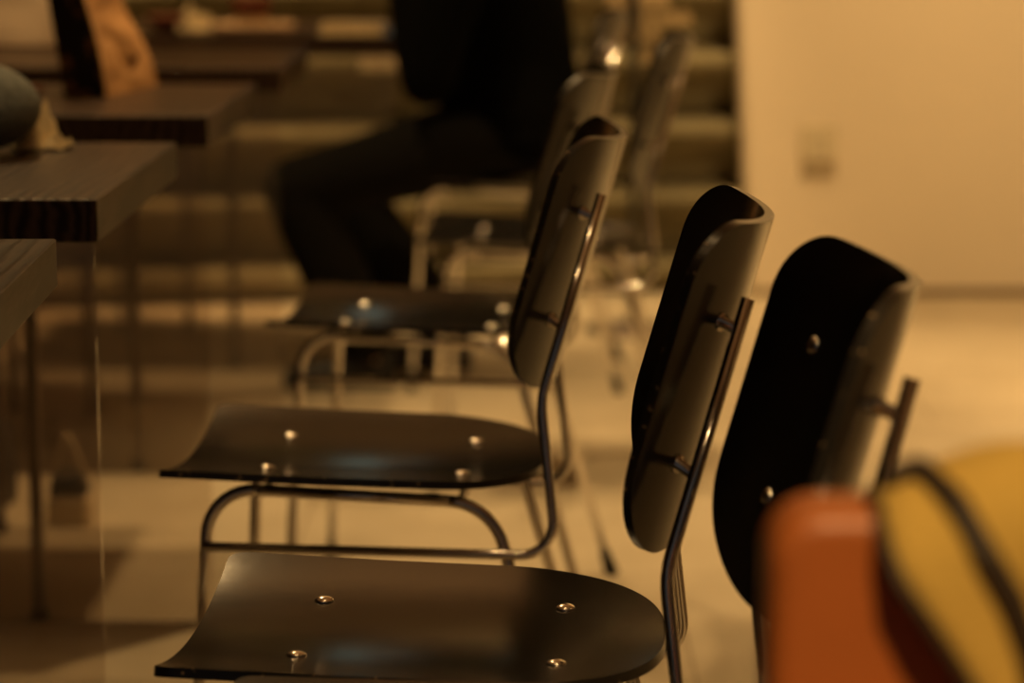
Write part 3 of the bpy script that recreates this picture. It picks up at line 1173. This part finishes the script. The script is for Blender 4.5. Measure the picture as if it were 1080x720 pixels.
bm = bmesh.new()
soft_box(bm, 0.038, 0.03, 0.0, 0.05, 0.98)
obj('bag_base', bm, M['cream_bag'], hb)
bm = bmesh.new()
soft_box(bm, 0.036, 0.028, 0.0505, 0.085, 0.72)
obj('bag_top', bm, M['dark_bag'], hb)
bm = bmesh.new()
tube(bm, fillet([(-0.028, 0, 0.08), (-0.004, 0, 0.148), (0.004, 0, 0.148), (0.028, 0, 0.08)], 0.006, 4), 0.003, 8, 'round')
obj('strap', bm, M['cream_bag'], hb)
dx, dy = at(-8, 528, 0.0)
bm = bmesh.new()
soft_box(bm, 0.045, 0.05, 0.0, 0.14, 0.72)
dbt = thing('backpack', 'dark bag on the floor at the left frame edge beside the cream bag', 'bag', (dx, dy, 0))
obj('pouch', bm, M['dark_bag'], dbt)
bm = bmesh.new()
tube(bm, fillet([(-0.012, 0, 0.137), (-0.012, 0, 0.165), (0.012, 0, 0.165), (0.012, 0, 0.137)], 0.01, 4), 0.004, 8, 'round')
obj('handle', bm, M['dark_bag'], dbt)

# ------------------------------------------------------------------ far stand with pale shelves, in front of the green wall
SYD = 6.35
stx, _ = on_plane(668, 60, SYD)
M['shelf_wood'] = simple('brown_shelf_wood', (0.46, 0.34, 0.18), rough=0.6, var=0.15, vscale=12)
st = thing('shelf_stand', 'dark pole stand with small brown shelves before the green wall', 'stand', (stx, SYD, 0))
bm = bmesh.new()
tube(bm, [(0, -0.058, 0.02), (0, -0.058, 1.35)], 0.010, 14, 'flat')
obj('pole', bm, M['rubber'], st)
bm = bmesh.new()
lathe(bm, [(0.11, 0.0), (0.11, 0.012), (0.03, 0.022), (0.012, 0.03)], 32)
obj('base', bm, M['steel'], st)
for (x0, x1, y0, y1) in ((640, 706, -6, 8), (648, 729, 14, 26), (648, 698, 31, 42), (676, 692, 50, 66)):
    X0, Z1 = on_plane(x0, y0, SYD)
    X1, Z0 = on_plane(x1, y1, SYD)
    bm = bmesh.new()
    nb = max(2, int((X1 - X0) / 0.03))
    wdt = (X1 - X0) / nb
    box(bm, X0 - stx, X1 - stx, -0.05, 0.04, Z0, Z0 + (Z1 - Z0) * 0.35)
    for i in range(nb):
        box(bm, X0 - stx + wdt * (i + 0.12), X0 - stx + wdt * (i + 0.88), -0.045, 0.035, Z0 + (Z1 - Z0) * 0.35, Z1)
    obj('shelf', bm, M['shelf_wood'], st, smooth=False)

# cream plate fixed to the green wall, seen between the far table and the person
cx0, cz1 = on_plane(378, 51, gl[1])
cx1, cz0 = on_plane(424, 75, gl[1])
o = obj('wall_plate', newbox(-(cx1 - cx0) / 2, (cx1 - cx0) / 2, -0.012, 0.012, -(cz1 - cz0) / 2, (cz1 - cz0) / 2), M['plate'], smooth=True, bevel=0.004)
loc = Vector(((cx0 + cx1) / 2, 0, (cz0 + cz1) / 2))
s_ = (loc.x - gl[0])
o.location = (loc.x, gl[1] + s_ * math.tan(GA) - 0.012, loc.z)
o.rotation_euler = (0, 0, GA)
tag(o, 'cream plate on the green wall between the farthest table and the person', 'plate')

# screen on the green wall, unseen, added for the cool sheen on the seats
scx, scy = -0.10, gl[1] + (-0.10 - gl[0]) * math.tan(GA) - 0.09
ws = thing('cool_glow_panel', 'dim blue-green screen added on the green wall to put a cool sheen on the seats', 'panel', (scx, scy, 1.10), GA)
obj('glow_panel_frame', newbox(-0.32, 0.32, -0.012, 0.035, -0.19, 0.19), M['rubber'], ws, bevel=0.004)
em, nt, b, N, L = nodemat('cool_glow')
b.inputs['Base Color'].default_value = (0.02, 0.02, 0.02, 1)
b.inputs['Emission Color'].default_value = (0.50, 0.72, 0.62, 1)
b.inputs['Emission Strength'].default_value = 0.4
obj('glow_face', newbox(-0.305, 0.305, -0.0135, -0.0122, -0.175, 0.175), em, ws, smooth=False)
